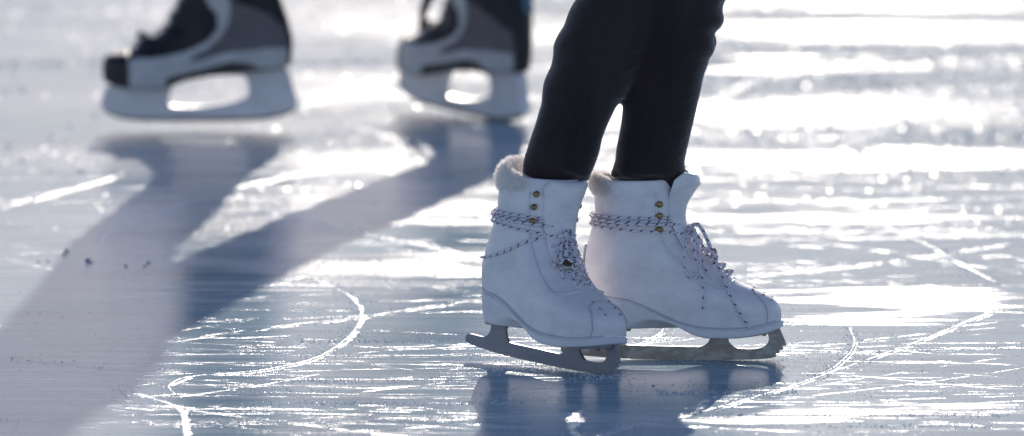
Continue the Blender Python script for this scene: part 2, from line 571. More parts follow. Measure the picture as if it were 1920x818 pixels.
class Tubes:
    def __init__(s): s.V, s.F, s.UV = [], [], []

    def add(s, pts, r, nr=8, closed=False, n=6, taper=None, u0=0.0, flat=1.0):
        path = catmull(pts, n, closed)
        m = len(path)
        base = len(s.V)
        up = Vector((0, 0, 1)); ln = u0
        lens = []
        prev_n = None
        for i, p in enumerate(path):
            a = path[(i - 1) % m] if closed or i else path[0]
            b = path[(i + 1) % m] if closed or i < m - 1 else path[-1]
            t = (b - a).normalized() if (b - a).length > 1e-9 else Vector((1, 0, 0))
            if prev_n is None:
                nn = t.cross(up)
                if nn.length < .1: nn = t.cross(Vector((0, 1, 0)))
            else:
                nn = prev_n - t * prev_n.dot(t)
            nn.normalize(); prev_n = nn
            bb = t.cross(nn)
            if i: ln += (p - path[i - 1]).length
            lens.append(ln)
            rr = r * (taper(i / (m - 1)) if taper else 1)
            for j in range(nr):
                an = 2 * math.pi * j / nr
                s.V.append(p + nn * math.cos(an) * rr + bb * math.sin(an) * rr * flat)
        seg = m if closed else m - 1
        for i in range(seg):
            i2 = (i + 1) % m
            for j in range(nr):
                j2 = (j + 1) % nr
                s.F.append((base + i * nr + j, base + i * nr + j2, base + i2 * nr + j2, base + i2 * nr + j))
                l1 = lens[i]; l2 = lens[i2] if i2 else ln + .003
                s.UV.append(((l1, j / nr), (l1, (j + 1) / nr), (l2, (j + 1) / nr), (l2, j / nr)))
        if not closed:
            for i, rev in ((0, True), (m - 1, False)):
                f = [base + i * nr + j for j in range(nr)]
                s.F.append(tuple(reversed(f)) if rev else tuple(f))
                s.UV.append(tuple((lens[i], 0) for _ in f))

    def build(s, name, mat, parent=None):
        o = mesh(name, s.V, s.F, mat, parent)
        uvl = o.data.uv_layers.new(name="UVMap")
        k = 0
        for f in s.UV:
            for c in f:
                uvl.data[k].uv = c; k += 1
        return o


def extrude_poly(name, outer, holes, thick, mat, parent, bevel=.0008, y0=0.0):
    """solid plate in the local x-z plane from an outline with holes; thick = total y thickness"""
    bm = bmesh.new()
    def loop(pts):
        vs = [bm.verts.new((p[0], 0, p[1])) for p in pts]
        return [bm.edges.new((vs[i], vs[(i + 1) % len(vs)])) for i in range(len(vs))]
    es = loop(outer)
    for h in holes: es += loop(h)
    bmesh.ops.triangle_fill(bm, use_beauty=True, use_dissolve=False, edges=es)
    fs = list(bm.faces)
    ret = bmesh.ops.extrude_face_region(bm, geom=fs)
    nv = [g for g in ret['geom'] if isinstance(g, bmesh.types.BMVert)]
    nvs = set(nv)
    for v in bm.verts:
        v.co.y = (thick / 2 if v in nvs else -thick / 2) + y0
    bmesh.ops.recalc_face_normals(bm, faces=bm.faces)
    me = bpy.data.meshes.new(name); bm.to_mesh(me); bm.free()
    me.materials.append(mat)
    o = bpy.data.objects.new(name, me); COL.objects.link(o); o.parent = parent
    bv = o.modifiers.new("bevel", 'BEVEL'); bv.width = bevel; bv.segments = 2; bv.limit_method = 'ANGLE'; bv.angle_limit = R(40)
    return o


def smooth_loop(pts, n=4, sharp=()):
    """closed Catmull loop, keeping the listed corner indices sharp"""
    out = []
    m = len(pts)
    for i in range(m):
        p0, p1, p2, p3 = (Vector(pts[(i + k) % m] + (0,)) for k in (-1, 0, 1, 2))
        if i in sharp: p0 = p1
        if (i + 1) % m in sharp: p3 = p2
        for k in range(n):
            t = k / n
            q = .5 * ((2 * p1) + (-p0 + p2) * t + (2 * p0 - 5 * p1 + 4 * p2 - p3) * t * t + (-p0 + 3 * p1 - 3 * p2 + p3) * t ** 3)
            out.append((q.x, q.y))
    return out


def box(bm, c, s, rot=None):
    r = bmesh.ops.create_cube(bm, size=1)
    for v in r['verts']:
        p = Vector((v.co.x * s[0], v.co.y * s[1], v.co.z * s[2]))
        if rot: p = rot @ p
        v.co = p + Vector(c)
    return r['verts']


def bm_obj(name, bm, mat, parent=None, bevel=0, smooth=False):
    me = bpy.data.meshes.new(name); bm.to_mesh(me); bm.free(); me.materials.append(mat)
    if smooth:
        for p in me.polygons: p.use_smooth = True
    o = bpy.data.objects.new(name, me); COL.objects.link(o); o.parent = parent
    if bevel:
        b = o.modifiers.new("bevel", 'BEVEL'); b.width = bevel; b.segments = 2
    return o


# ------------------------------------------------------------------ white figure skate
fig = Boot(
    back=[(.03, -.108), (.06, -.110), (.085, -.115), (.112, -.1185), (.13, -.1175), (.146, -.114), (.165, -.109), (.18, -.106), (.20, -.107), (.225, -.108)],
    front=[(.030, .1185), (.046, .1185), (.058, .119), (.066, .1175), (.073, .112), (.080, .101), (.0885, .083), (.096, .066),
           (.107, .050), (.118, .036), (.128, .021), (.143, .005), (.160, -.003), (.1776, -.006), (.193, -.006), (.213, -.009), (.225, -.011)],
    zb=[(-.13, .080), (-.108, .078), (-.0865, .0745), (-.066, .0715), (-.044, .0635), (-.022, .053), (.009, .0423), (.040, .039), (.078, .040), (.105, .044), (.13, .050)],
    foot=[(-.13, .030), (-.09, .032), (-.05, .0315), (-.02, .034), (.02, .041), (.05, .044), (.08, .042), (.10, .038), (.13, .034)],
    shaft=[(.05, .033), (.10, .034), (.13, .035), (.16, .0395), (.185, .044), (.20, .046), (.225, .046)],
    blend=(.07, .13),
    Rf=[(.03, .052), (.07, .050), (.09, .055), (.13, .058), (.16, .05), (.23, .05)],
    Rb=.045, lo=.0385, hi=.217, fade=.10)


def make_figure_skate(blade_mat, variant):
    root = empty("ice_skate")
    # boot upper
    rows = fig.grid(84, 112)
    last = rows[-1]
    ctr = sum(last, Vector()) / len(last)
    for k, (sc, dz) in enumerate(((.985, .003), (.95, .0042), (.90, .003), (.87, -.004), (.85, -.02))):
        rows.append([ctr + (p - ctr) * sc + Vector((0, 0, dz)) for p in last])
    V, F = rings_to_mesh(rows, False, True)
    boot = mesh("boot", V, F, M['leather'], root)

    # sole with raised heel
    bot = smooth_tab([(-.114, .041), (-.066, .0405), (-.054, .0455), (-.038, .0515), (-.020, .0505), (-.004, .0435), (.015, .0346),
                      (.034, .031), (.065, .0315), (.097, .0355), (.113, .039), (.124, .0425)])
    top = [(u, z + .002) for u, z in fig.zb]
    ub, uf = -.1125, .1215
    rows = []
    for i in range(11):
        t = i / 10
        ins = .0025 * (1 - sstep(0, .15, t)) + (.001 if t > .9 else 0)
        row = []
        for j in range(112):
            phi = 2 * math.pi * j / 112
            c = math.cos(phi)
            e0 = ub + ins + .004 * (1 - t); e1 = uf - ins
            u = (e0 + e1) / 2 + (e1 - e0) / 2 * c
            w = interp(fig.foot, u) + .0025 - ins - (.003 * (1 - t) if u < -.04 else 0)
            g = 1
            for d, r in ((e1 - u, .055), (u - e0, .042)):
                q = max(0, min(1, d / r)); g *= math.sqrt(max(0, 1 - (1 - q) ** 2))
            y = w * g * (1 if math.sin(phi) >= 0 else -1)
            z = interp(bot, u) * (1 - t) + interp(top, u) * t
            row.append(Vector((u, y, z)))
        rows.append(row)
    V, F = rings_to_mesh(rows, True, True)
    sole = mesh("sole", V, F, M['sole'], root)
    # welt seam where upper meets sole
    for sgn in (-1, 1):
        pass
    tb = Tubes()
    for sgn in (-1, 1):
        pts = []
        for i in range(30):
            u = -.104 + (.112 + .104) * i / 29
            pts.append(fig.side(u, interp(fig.zb, u) + .0045, sgn, .0004))
        tb.add(pts, .0009, 6, n=2)
    tb.build("welt_seam", M['seam'], sole)

    # blade
    P = [(-.1475, .0115), (-.1468, .0155), (-.1430, .0185), (-.134, .0192), (-.118, .0185), (-.109, .0215), (-.1035, .029), (-.102, .043),
         (-.078, .043), (-.0775, .030), (-.0735, .0215), (-.066, .0180), (-.03, .0172), (.010, .0165), (.022, .0168),
         (.0305, .0215), (.0365, .0335), (.0535, .0335), (.0560, .022), (.0640, .0155), (.0750, .0143), (.0900, .0148),
         (.1000, .0185), (.1040, .0265), (.1020, .0395), (.1160, .0420), (.1255, .0195)]
    main = smooth_loop(P, 4, sharp=(0, 8, 9, 17, 18, 25, 26, 27))
    # cut the loop open after the last point: replace closing span by pick teeth and running edge
    main = main[:len(main) - 3]
    picks = [(.1250, .0185), (.1200, .0178), (.1215, .0135), (.1165, .0130), (.1175, .0088), (.1125, .0088), (.1128, .0048)]
    edge = [(.106, .0028), (.09, .0014), (.06, .0004), (.034, 0), (-.01, 0), (-.05, .0006), (-.09, .0022), (-.12, .0046), (-.141, .0072), (-.1462, .0090)]
    outline = main + picks + edge
    blade = extrude_poly("blade", outline, [], .0042, blade_mat, root, .0006)
    # mounting plates with screws
    for (u0, u1, z, sl) in ((-.104, -.058, .0395, 0.0), (.022, .112, .0325, 0)):
        bm = bmesh.new()
        n = 20
        ring0 = []
        zz = [interp(bot, u0 + (u1 - u0) * i / n) - .0014 for i in range(n + 1)]
        for i in range(n + 1):
            u = u0 + (u1 - u0) * i / n
            q = math.sqrt(max(.02, 1 - (2 * i / n - 1) ** 4))
            hw = .021 * q
            ring0.append([bm.verts.new((u, sy * hw, zz[i] + dz)) for sy, dz in ((-1, -.0012), (1, -.0012), (1, .003), (-1, .003))])
        for a, b in zip(ring0, ring0[1:]):
            for k in range(4):
                bm.faces.new((a[k], a[(k + 1) % 4], b[(k + 1) % 4], b[k]))
        bm.faces.new(ring0[0]); bm.faces.new(ring0[-1])
        bmesh.ops.recalc_face_normals(bm, faces=bm.faces)
        for i in (3, n - 3):
            for sy in (-1, 1):
                u = u0 + (u1 - u0) * i / n
                bmesh.ops.create_cone(bm, cap_ends=True, segments=10, radius1=.0026, radius2=.0032, depth=.002,
                                      matrix=Matrix.Translation((u, sy * .012, zz[i] - .002)))
        bm_obj("mounting_plate", bm, blade_mat, blade)

    # seams, ankle stay, toe cap line, back strap
    tb = Tubes()
    half_ = ((.1015, .047), (.103, .058), (.101, .068), (.095, .077), (.088, .0830))
    tb.add([fig.side(u, w, -1, .0002) for u, w in half_] + [Vector((.0835, 0, .0885))] + [fig.side(u, w, 1, .0002) for u, w in reversed(half_)], .0007, 6)
    tb.build("toe_cap_seam", M['seam'], boot)
    tb = Tubes()
    for sgn in (-1, 1):
        # edge of the quarters around the throat
        tb.add([fig.side(u, w, sgn, .0008) for u, w in ((-.032, .205), (-.030, .18), (-.026, .155), (-.016, .135), (.000, .118), (.018, .104), (.034, .0945), (.046, .0915), (.056, .094), (.0615, .0972))], .0016, 8, n=5)
    tb.build("throat_piping", M['sole'], boot)
    tb = Tubes()
    tb.add([fig.around(w, math.pi, .0015) for w in (.082, .10, .12, .14)], .0042, 8, flat=.35)
    tb.build("heel_strap", M['seam'], boot)

    # eyelets on the vamp
    for w in (.0745, .0805, .0865):
        for sgn in (-1, 1):
            tb = Tubes()
            u = interp(fig.front, w) - .0028
            c = fig.side(u, w, sgn, .0008)
            tb.add([c + Vector((math.cos(a) * .0013, 0, math.sin(a) * .0008)) for a in [2 * math.pi * k / 8 for k in range(8)]], .0007, 5, closed=True, n=2)
            tb.build("eyelet", M['silver'], boot)

    # tongue: padded, stands up and forward over the shin
    def tongue_row(t):
        # centre line rises from the instep to above the collar
        path = [(.052, .104), (.030, .126), (.012, .146), (.004, .168), (.002, .188)] + ([(.010, .207), (.021, .2215)] if variant == 'far' else [(.004, .205), (.008, .2185)])
        k = t * (len(path) - 1); i = min(int(k), len(path) - 2); f = k - i
        q = catmull([Vector((a, 0, b)) for a, b in path], 1)
        p = catmull([Vector((a, 0, b)) for a, b in path], 12)
        idx = int(round(t * (len(p) - 1)))
        a, b = p[max(0, idx - 1)], p[min(len(p) - 1, idx + 1)]
        tan = (b - a).normalized()
        nor = Vector((tan.z, 0, -tan.x))
        return p[idx], tan, nor
    rows = []
    NT = 40
    for i in range(NT + 1):
        t = i / NT
        c, tan, nor = tongue_row(t)
        wid = interp([(0, .010), (.3, .021), (.6, .027), (.85, .032), (.96, .026), (1, .008)], t)
        th = interp([(0, .003), (.5, .0045), (.8, .009), (.93, .0095), (1, .003)], t)
        row = []
        for j in range(32):
            a = 2 * math.pi * j / 32
            ca, sa = math.cos(a), math.sin(a)
            y = wid * (abs(ca) ** .8) * (1 if ca >= 0 else -1)
            wrap = -(y / .03) ** 2 * .016
            off = th * (abs(sa) ** .9) * (1 if sa >= 0 else -1)
            row.append(c + nor * (off + wrap - .004) + Vector((0, y, 0)))
        rows.append(row)
    V, F = rings_to_mesh(rows)
    mesh("tongue", V, F, M['leather'], root)
    # oval badge on the tongue
    c, tan, nor = tongue_row(.17)
    if variant == 'near': c = c + Vector((-.005, -.011, -.006))
    V, F = [], []
    for (rr, dd) in ((1.35, .0006), (1.15, .0022), (1.0, .0024)):
        for k in range(24):
            a = 2 * math.pi * k / 24
            y = math.cos(a) * .0125 * rr
            V.append(c + nor * (.0085 - (y / .03) ** 2 * .010 + dd) + tan * math.sin(a) * .0055 * rr + Vector((0, y, 0)))
    for r_ in range(2):
        for k in range(24):
            F.append((r_ * 24 + k, r_ * 24 + (k + 1) % 24, (r_ + 1) * 24 + (k + 1) % 24, (r_ + 1) * 24 + k))
    mesh("badge_rim", V, F, M['silver'], root)
    V2 = []
    for (rr, dd) in ((1.0, .0024), (.5, .0042), (.05, .0048)):
        for k in range(24):
            a = 2 * math.pi * k / 24
            y = math.cos(a) * .0125 * rr
            V2.append(c + nor * (.0085 - (y / .03) ** 2 * .010 + dd) + tan * math.sin(a) * .0055 * rr + Vector((0, y, 0)))
    mesh("badge", V2, F, M['badge'], root)

    # fur trim at the back and sides of the collar
    V, F = [], []
    rows = []
    a0, a1 = (.42, 1.72) if variant == 'near' else (.66, 1.34)
    arc = [math.pi * (a0 + (a1 - a0) * i / 40) for i in range(41)]
    for i, ph in enumerate(arc):
        k = i / 40
        edge_ = min(1, min(k, 1 - k) * 6 + .15)
        back = max(0, -math.cos(ph))
        c = fig.around((.213 if variant == 'near' else .207) + .008 * back, ph, -.003)
        out = Vector((c.x + .057, c.y, 0)).normalized()
        row = []
        for j in range(14):
            a = 2 * math.pi * j / 14
            row.append(c + out * math.cos(a) * ((.0095 if variant == 'near' else .0065) + .0014 * noise.noise(Vector((i * .9, j * .8, 3)))) * edge_ * (.6 + .4 * back) + Vector((0, 0, math.sin(a) * (.0165 if variant == 'near' else .010) * edge_ * (.6 + .4 * back))))
        rows.append(row)
    V, F = rings_to_mesh(rows)
    nf = len(F)
    # hair tufts
    rnd = random.Random(11)
    for q in range(9500):
        i = rnd.randrange(1, 39); j = rnd.randrange(14)
        p = rows[i][j].lerp(rows[i + 1][(j + 1) % 14], rnd.random())
        cc = sum(rows[i], Vector()) / 14
        d = (p - cc).normalized() + Vector((rnd.uniform(-.5, .5), rnd.uniform(-.5, .5), rnd.uniform(-.6, .3)))
        d.normalize()
        ln = rnd.uniform(.003, .0075); wd = .00022
        s_ = d.cross(Vector((rnd.uniform(-1, 1), rnd.uniform(-1, 1), rnd.uniform(-1, 1)))).normalized() * wd
        b = len(V)
        bend = Vector((0, 0, -.0012))
        V += [p - s_, p + s_, p + d * ln * .6 + s_ * .6, p + d * ln * .6 - s_ * .6, p + d * ln + bend]
        F += [(b, b + 1, b + 2, b + 3), (b + 3, b + 2, b + 4)]
    mesh("fur_trim", V, F, M['fur'], root)

    # lace hooks, three a side
    for sgn in (-1, 1):
        for w in ((.2035, .188, .1715) if variant == 'near' else (.1925, .1785, .1615)):
            u = -.024 if variant == 'near' else -.028
            base = fig.side(u, w, sgn, .0)
            bm = bmesh.new()
            # dome
            r = bmesh.ops.create_uvsphere(bm, u_segments=16, v_segments=10, radius=1)
            for v in r['verts']:
                v.co = Vector((v.co.x * .0046 + (.0012 if v.co.x > 0 else 0), v.co.y * .0030, v.co.z * .0040))
                if v.co.x < 0: v.co.z *= 1 - abs(v.co.x) / .0046 * .55
            box(bm, (-.001, .0012 * sgn * -1, 0), (.006, .003, .0035))
            for v in bm.verts: v.co += base + Vector((0, sgn * .0026, 0))
            bm_obj("lace_hook", bm, M['brass'], root, smooth=True)

    # laces
    tb = Tubes()
    A = fig.around
    lr = .0016
    def ring(w0, w1, ph0, ph1, n=22, off=.0022, dip=0):
        return [A(w0 + (w1 - w0) * i / n + dip * math.sin(math.pi * i / n), ph0 + (ph1 - ph0) * i / n, off) for i in range(n + 1)]
    # wraps around the ankle
    for w0, w1, dip in ((.176, .172, -.002), (.172, .1665, -.001), (.1785, .1745, .001)):
        tb.add(ring(w0, w1, .05, 2 * math.pi + .05, 36, .0022, dip), lr, n=3)
    tb.add(ring(.1665, .1545, math.pi, 2 * math.pi + .1, 18, .0034, 0), lr, n=3)
    tb.add(ring(.178, .166, math.pi * .9, 2 * math.pi, 18, .0052, -.002), lr, n=3)
    # criss-cross down the tongue
    zs = [(.006, .158), (.012, .146), (.021, .136), (.031, .126), (.040, .1165), (.050, .108), (.058, .101)]
    def tp(u, w, y, off=.006):
        return Vector((u + off * .75, y, w + off * .55))
    for i in range(len(zs) - 1):
        (u0, w0), (u1, w1) = zs[i], zs[i + 1]
        yw = .021 - .001 * i
        for sgn in (-1, 1):
            tb.add([tp(u0 - .010, w0 - .004, sgn * yw, .002), tp((u0 + u1) / 2, (w0 + w1) / 2, 0, .006 + .002 * (sgn > 0)), tp(u1 - .010, w1 - .004, -sgn * yw, .002)], lr * .9, n=6)
    knot = Vector((.004, -.004, .158))
    kn = knot + Vector((.004, 0, 0))
    for k in range(3):
        tb.add([kn + Vector((.004 * math.cos(a + k), .006 * math.sin(a), .005 * math.sin(a + 1.3 * k))) for a in [2 * math.pi * q / 8 for q in range(8)]], lr * 1.1, closed=True, n=3)
    if variant == 'near':
        # cord slung from the knot round the heel, doubled
        for o_ in (0, .0026):
            pts = [kn + Vector((.002, -.006, -o_))]
            for u, w in ((-.008, .155), (-.022, .149), (-.038, .141), (-.055, .1325), (-.075, .1245), (-.095, .119), (-.108, .117)):
                pts.append(fig.side(u, w - o_ * .5 * (1 if u > -.06 else .3), -1, .0022))
            if o_ == 0:
                pts += [A(.116, math.pi, .003), A(.118, math.pi * .93, .0025)] + [fig.side(u, w, 1, .002) for u, w in ((-.095, .120), (-.06, .13), (-.02, .15))]
            tb.add(pts, lr, n=5)
        # loose loops and ends at the front
        F0 = kn
        for pts in (
            [(0, 0, 0), (.014, -.010, -.010), (.026, -.016, -.024), (.040, -.010, -.030), (.030, -.006, -.024), (.014, -.002, -.010), (0, 0, 0)],
            [(0, 0, 0), (.010, -.014, -.014), (.020, -.018, -.034), (.030, -.018, -.048)],
            [(0, 0, 0), (.012, -.002, -.016), (.030, -.008, -.036), (.044, -.010, -.056), (.050, -.014, -.066)],
            [(0, 0, 0), (.008, -.016, -.018), (.010, -.022, -.034), (.022, -.020, -.030), (.016, -.010, -.012)],
        ):
            tb.add([F0 + Vector(p) for p in pts], lr, n=6)
    else:
        F0 = kn + Vector((.002, 0, .006))
        for pts in (
            [(0, 0, 0), (.010, -.012, .002), (.022, -.022, -.018), (.036, -.028, -.052), (.048, -.038, -.080), (.062, -.044, -.104), (.0725, -.0465, -.120)],
            [(0, 0, 0), (.012, -.010, -.001), (.024, -.018, -.024), (.034, -.022, -.050), (.046, -.026, -.074)],
            [(0, 0, 0), (.004, -.016, -.010), (.006, -.030, -.036), (.014, -.034, -.052), (.0165, -.044, -.078), (.0160, -.047, -.097)],
            [(0, 0, 0), (-.004, -.020, -.012), (-.006, -.034, -.030), (-.006, -.037, -.046), (-.002, -.0385, -.058), (.006, -.037, -.060), (.012, -.034, -.050), (.010, -.026, -.026), (.004, -.012, -.004)],
            [(0, 0, 0), (.006, -.012, -.008), (.010, -.022, -.030), (.020, -.024, -.054), (.026, -.026, -.066)],
            [(0, 0, 0), (.009, -.006, 0), (.018, -.012, -.014), (.029, -.018, -.044), (.020, -.020, -.034), (.008, -.012, -.010)],
        ):
            tb.add([F0 + Vector(p) for p in pts], lr, n=6)
    tb.build("lace", M['lace'], root)
    return root


g = gnd(1280, 675)
far_skate = make_figure_skate(M['steel_b'], 'far')
far_skate.location = (g.x, g.y, 0.0)
far_skate.rotation_euler = (0, 0, R(-3))
tag(far_skate, "side-on white figure skate with loose laces hanging over its toe", "ice skate", "white figure skates worn by the skater")

g = gnd(1027, 691)
near_skate = make_figure_skate(M['steel_a'], 'near')
near_skate.location = (g.x, g.y, .0042)
near_skate.rotation_euler = (R(-3), R(2.6), R(-48))
tag(near_skate, "white figure skate turned toward the viewer, lace slung round its heel", "ice skate", "white figure skates worn by the skater")
def bend(o):
    for c in o.children:
        if c.type == 'MESH':
            for v in c.data.vertices:
                q = max(0, v.co.z - .085)
                v.co.y += .17 * q * min(1, q / .04)
        bend(c)
bend(near_skate)
NEAR, FAR = near_skate.location.copy(), far_skate.location.copy()


# ------------------------------------------------------------------ hockey skates
HS = 1215.0
def hp(px, py): return ((540 - px) / HS, (228 - py) / HS)
hk = Boot(
    back=[(.06, -.001), (.075, .000), (.085, -.002), (.10, -.005), (.127, -.0065), (.16, .001), (.19, .011), (.215, .018), (.25, .022), (.30, .022)],
    front=[(.050, .278), (.062, .284), (.080, .2865), (.095, .285), (.103, .276), (.108, .252), (.118, .236), (.130, .226), (.1355, .205), (.148, .188), (.165, .181), (.188, .168), (.22, .157), (.26, .150), (.30, .148)],
    zb=[(-.02, .086), (.0, .087), (.03, .083), (.08, .080), (.13, .072), (.18, .062), (.19, .055), (.23, .0535), (.26, .056), (.285, .064), (.30, .07)],
    foot=[(-.02, .034), (.03, .036), (.08, .036), (.14, .042), (.20, .048), (.25, .045), (.30, .038)],
    shaft=[(.08, .037), (.13, .037), (.17, .043), (.22, .05), (.30, .052)],
    blend=(.09, .15),
    Rf=[(.05, .06), (.10, .06), (.12, .07), (.2, .06), (.3, .055)],
    Rb=.045, lo=.0545, hi=.255, fade=.10)


def inpoly(pt, poly):
    x, y = pt; c = False
    for i in range(len(poly)):
        x1, y1 = poly[i]; x2, y2 = poly[i - 1]
        if (y1 > y) != (y2 > y) and x < (x2 - x1) * (y - y1) / (y2 - y1) + x1: c = not c
    return c


def z3(*pts):  # outline picked on the side view, turned into metres
    return [hp(160 + a / 3.1455, b / 3.1455) for a, b in pts]


HP = dict(
    toe=[(.2445, .02), (.2445, .11), (.30, .11), (.30, .02)],
    throat=z3((240, 335), (400, 325), (560, 300), (660, 262), (740, 215), (785, 150), (790, 80), (740, 20), (690, -60), (300, -150), (240, 200)),
    underside=z3((480, 520), (485, 445), (700, 395), (860, 352), (960, 362), (1040, 388), (1140, 388), (1195, 372), (1260, 380), (1260, 480), (480, 560)),
    spine=z3((1130, -300), (1140, 60), (1180, 150), (1203, 250), (1206, 330), (1190, 372), (1290, 400), (1290, -300)),
    collar=z3((900, 0), (1010, 35), (1100, 75), (1150, 130), (1300, 100), (1300, -400), (840, -400), (860, -60)),
    silver=z3((240, 500), (240, 335), (400, 325), (560, 300), (660, 262), (740, 215), (785, 150), (790, 80), (740, 20), (700, -60), (840, -60), (860, 20), (850, 120), (800, 210), (720, 270), (620, 330),
              (620, 352), (740, 322), (860, 290), (960, 284), (1080, 270), (1192, 272), (1192, 380), (1100, 395), (1030, 390), (960, 360), (860, 350), (700, 395), (485, 445), (480, 500)),
)


def make_hockey_skate(variant):
    root = empty("ice_skate")
    rows = hk.grid(110, 176)
    last = rows[-1]; ctr = sum(last, Vector()) / len(last)
    for sc, dz in ((.97, .004), (.9, .004), (.86, -.01), (.84, -.03)):
        rows.append([ctr + (p - ctr) * sc + Vector((0, 0, dz)) for p in last])
    V, F = rings_to_mesh(rows, True, True)
    groups = {k: [] for k in ('boot', 'toe', 'silver', 'underside', 'spine', 'throat', 'collar')}
    for f in F:
        c = sum((V[i] for i in f), Vector()) / len(f)
        pt = (c.x, c.z)
        for k in ('toe', 'underside', 'spine', 'silver', 'throat', 'collar'):
            if inpoly(pt, HP[k]):
                groups[k].append(f); break
        else: groups['boot'].append(f)
    names = dict(boot=('boot', 'h_grey'), toe=('toe_cap', 'h_black'), silver=('side_stripe', 'h_silver'),
                 underside=('outsole', 'h_brown'), spine=('heel_guard', 'h_black'), throat=('tongue', 'h_black'), collar=('collar', 'h_black'))
    for k, fs in groups.items():
        if not fs: continue
        idx = {}; vv = []; ff = []
        for f in fs:
            nf = []
            for i in f:
                if i not in idx: idx[i] = len(vv); vv.append(V[i])
                nf.append(idx[i])
            ff.append(tuple(nf))
        push = 0
        o = mesh(names[k][0], vv, ff, M[names[k][1]], root)
        if k in ('silver', 'toe', 'underside', 'spine'):
            sd = o.modifiers.new("thick", 'SOLIDIFY'); sd.thickness = .0016; sd.offset = 1
    # blade holder with window
    outer = [hp(*p) for p in ((208, 158), (196, 168), (189, 191), (193, 203), (212, 214), (265, 219), (414, 219.5), (500, 216), (552, 204), (559, 190), (549, 160), (540, 128),
                              (510, 122), (462, 124), (430, 130), (380, 136), (330, 148), (300, 158), (250, 160))]
    hole = [hp(*p) for p in ((319, 172), (315, 190), (320, 198), (350, 200), (382, 199), (433, 191), (460, 182), (466, 172), (463, 150), (457, 143), (430, 140), (382, 143), (340, 152), (326, 158))]
    extrude_poly("blade_holder", smooth_loop(outer, 3), [smooth_loop(hole, 3)], .021, M['h_holder'], root, .004)
    run = [hp(*p) for p in ((190, 200), (193, 208), (205, 216), (223, 222.5), (265, 227.2), (330, 228), (414, 228), (470, 226.5), (510, 222.5), (545, 213), (556, 203), (545, 200), (480, 210), (414, 213), (265, 212), (212, 206))]
    extrude_poly("runner", smooth_loop(run, 2), [], .004, M['h_steel'], root, .0006)
    # laces over the instep
    tb = Tubes()
    pts = []
    for i in range(13):
        w = .116 + .125 * i / 12
        uf = interp(hk.front, w)
        s0 = 1 if i % 2 else -1
        for q in range(7):
            yy = s0 * (-1 + 2 * q / 6) * .019
            pts.append(Vector((uf + .004 - (yy / .03) ** 2 * .018, yy, w - .004 + q * .0016)))
    tb.add(pts, .0017, n=2)
    tb.build("lace", M['h_lace'] if variant == 'left' else M['h_strap'], root)
    tb = Tubes()
    if variant == 'left':
        tb.add([Vector((.213, -.02, .128)), Vector((.228, 0, .136)), Vector((.213, .02, .128))], .006, n=5)
    else:
        tb.add([Vector((.247, 0, .112)), Vector((.262, -.01, .150)), Vector((.235, -.014, .200)), Vector((.19, -.02, .25))], .004, n=6)
        tb.add([Vector((.238, .006, .112)), Vector((.250, .0, .130)), Vector((.228, -.006, .185)), Vector((.18, .0, .25))], .004, n=6)
        tb.add([Vector((.25, 0, .122)), Vector((.255, -.012, .128)), Vector((.24, -.018, .124))], .006, n=4)
    tb.build("lace_loop", M['h_strap'], root)
    if variant != 'left':  # muted blue patch beside the heel
        bm = bmesh.new()
        pts = [hk.around(w, ph, .003) for w in (.176, .19, .205, .22) for ph in (math.pi * 1.02, math.pi * 1.1, math.pi * 1.18, math.pi * 1.26)]
        vs = [bm.verts.new(p + Vector((0, 0, 0))) for p in pts]
        for a in range(3):
            for b in range(3):
                bm.faces.new((vs[a * 4 + b], vs[a * 4 + b + 1], vs[a * 4 + b + 5], vs[a * 4 + b + 4]))
        o = bm_obj("blue_patch", bm, M['h_blue'], root, smooth=True)
        sd = o.modifiers.new("thick", 'SOLIDIFY'); sd.thickness = .003; sd.offset = 0
    return root


gl = gnd(540, 244)
hleft = make_hockey_skate('left')
hleft.location = (gl.x, gl.y, .0135)
hleft.rotation_euler = (0, 0, math.pi)
tag(hleft, "grey and black hockey skate seen side-on, lifted just off the ice", "ice skate", "hockey skates of the second skater")
gr = gnd(972, 230)
hright = make_hockey_skate('right')
hright.location = (gr.x, gr.y, -.006)
hright.rotation_euler = (0, R(-4.5), R(180 - 50))
tag(hright, "grey and black hockey skate with its toe turned away, black strap loop in front", "ice skate", "hockey skates of the second skater")


# ------------------------------------------------------------------ people
def loft(rows_def, nr=40):
    """rows_def: (centre, rx (along facing), ry (across)) -> rings perpendicular to the path"""
    rows = []
    m = len(rows_def)
    for i, (c, rx, ry) in enumerate(rows_def):
        a = rows_def[max(0, i - 1)][0]; b = rows_def[min(m - 1, i + 1)][0]
        t = (b - a).normalized()
        ex = Vector((1, 0, 0)); ex = (ex - t * ex.dot(t)).normalized()
        ey = t.cross(ex).normalized()
        rows.append([c + ex * rx * math.cos(2 * math.pi * j / nr) + ey * ry * math.sin(2 * math.pi * j / nr) for j in range(nr)])
    return rows


def remeshed(name, lofts, mat, parent, voxel, smooth_it=6, wr=None):
    V, F = [], []
    for rows in lofts:
        v, f = rings_to_mesh(rows)
        b = len(V); V += v; F += [tuple(i + b for i in q) for q in f]
    o = mesh(name, V, F, mat, parent)
    rm = o.modifiers.new("remesh", 'REMESH'); rm.mode = 'VOXEL'; rm.voxel_size = voxel; rm.use_smooth_shade = True
    sm = o.modifiers.new("smooth", 'SMOOTH'); sm.iterations = smooth_it; sm.factor = .5
    return o


def resample(keys, n):
    """keys: (pos, rx, ry) -> smooth denser list"""
    P = catmull([k[0] for k in keys], n)
    Q = catmull([Vector((k[1], k[2], 0)) for k in keys], n)
    return [(p, q.x, q.y) for p, q in zip(P, Q)]


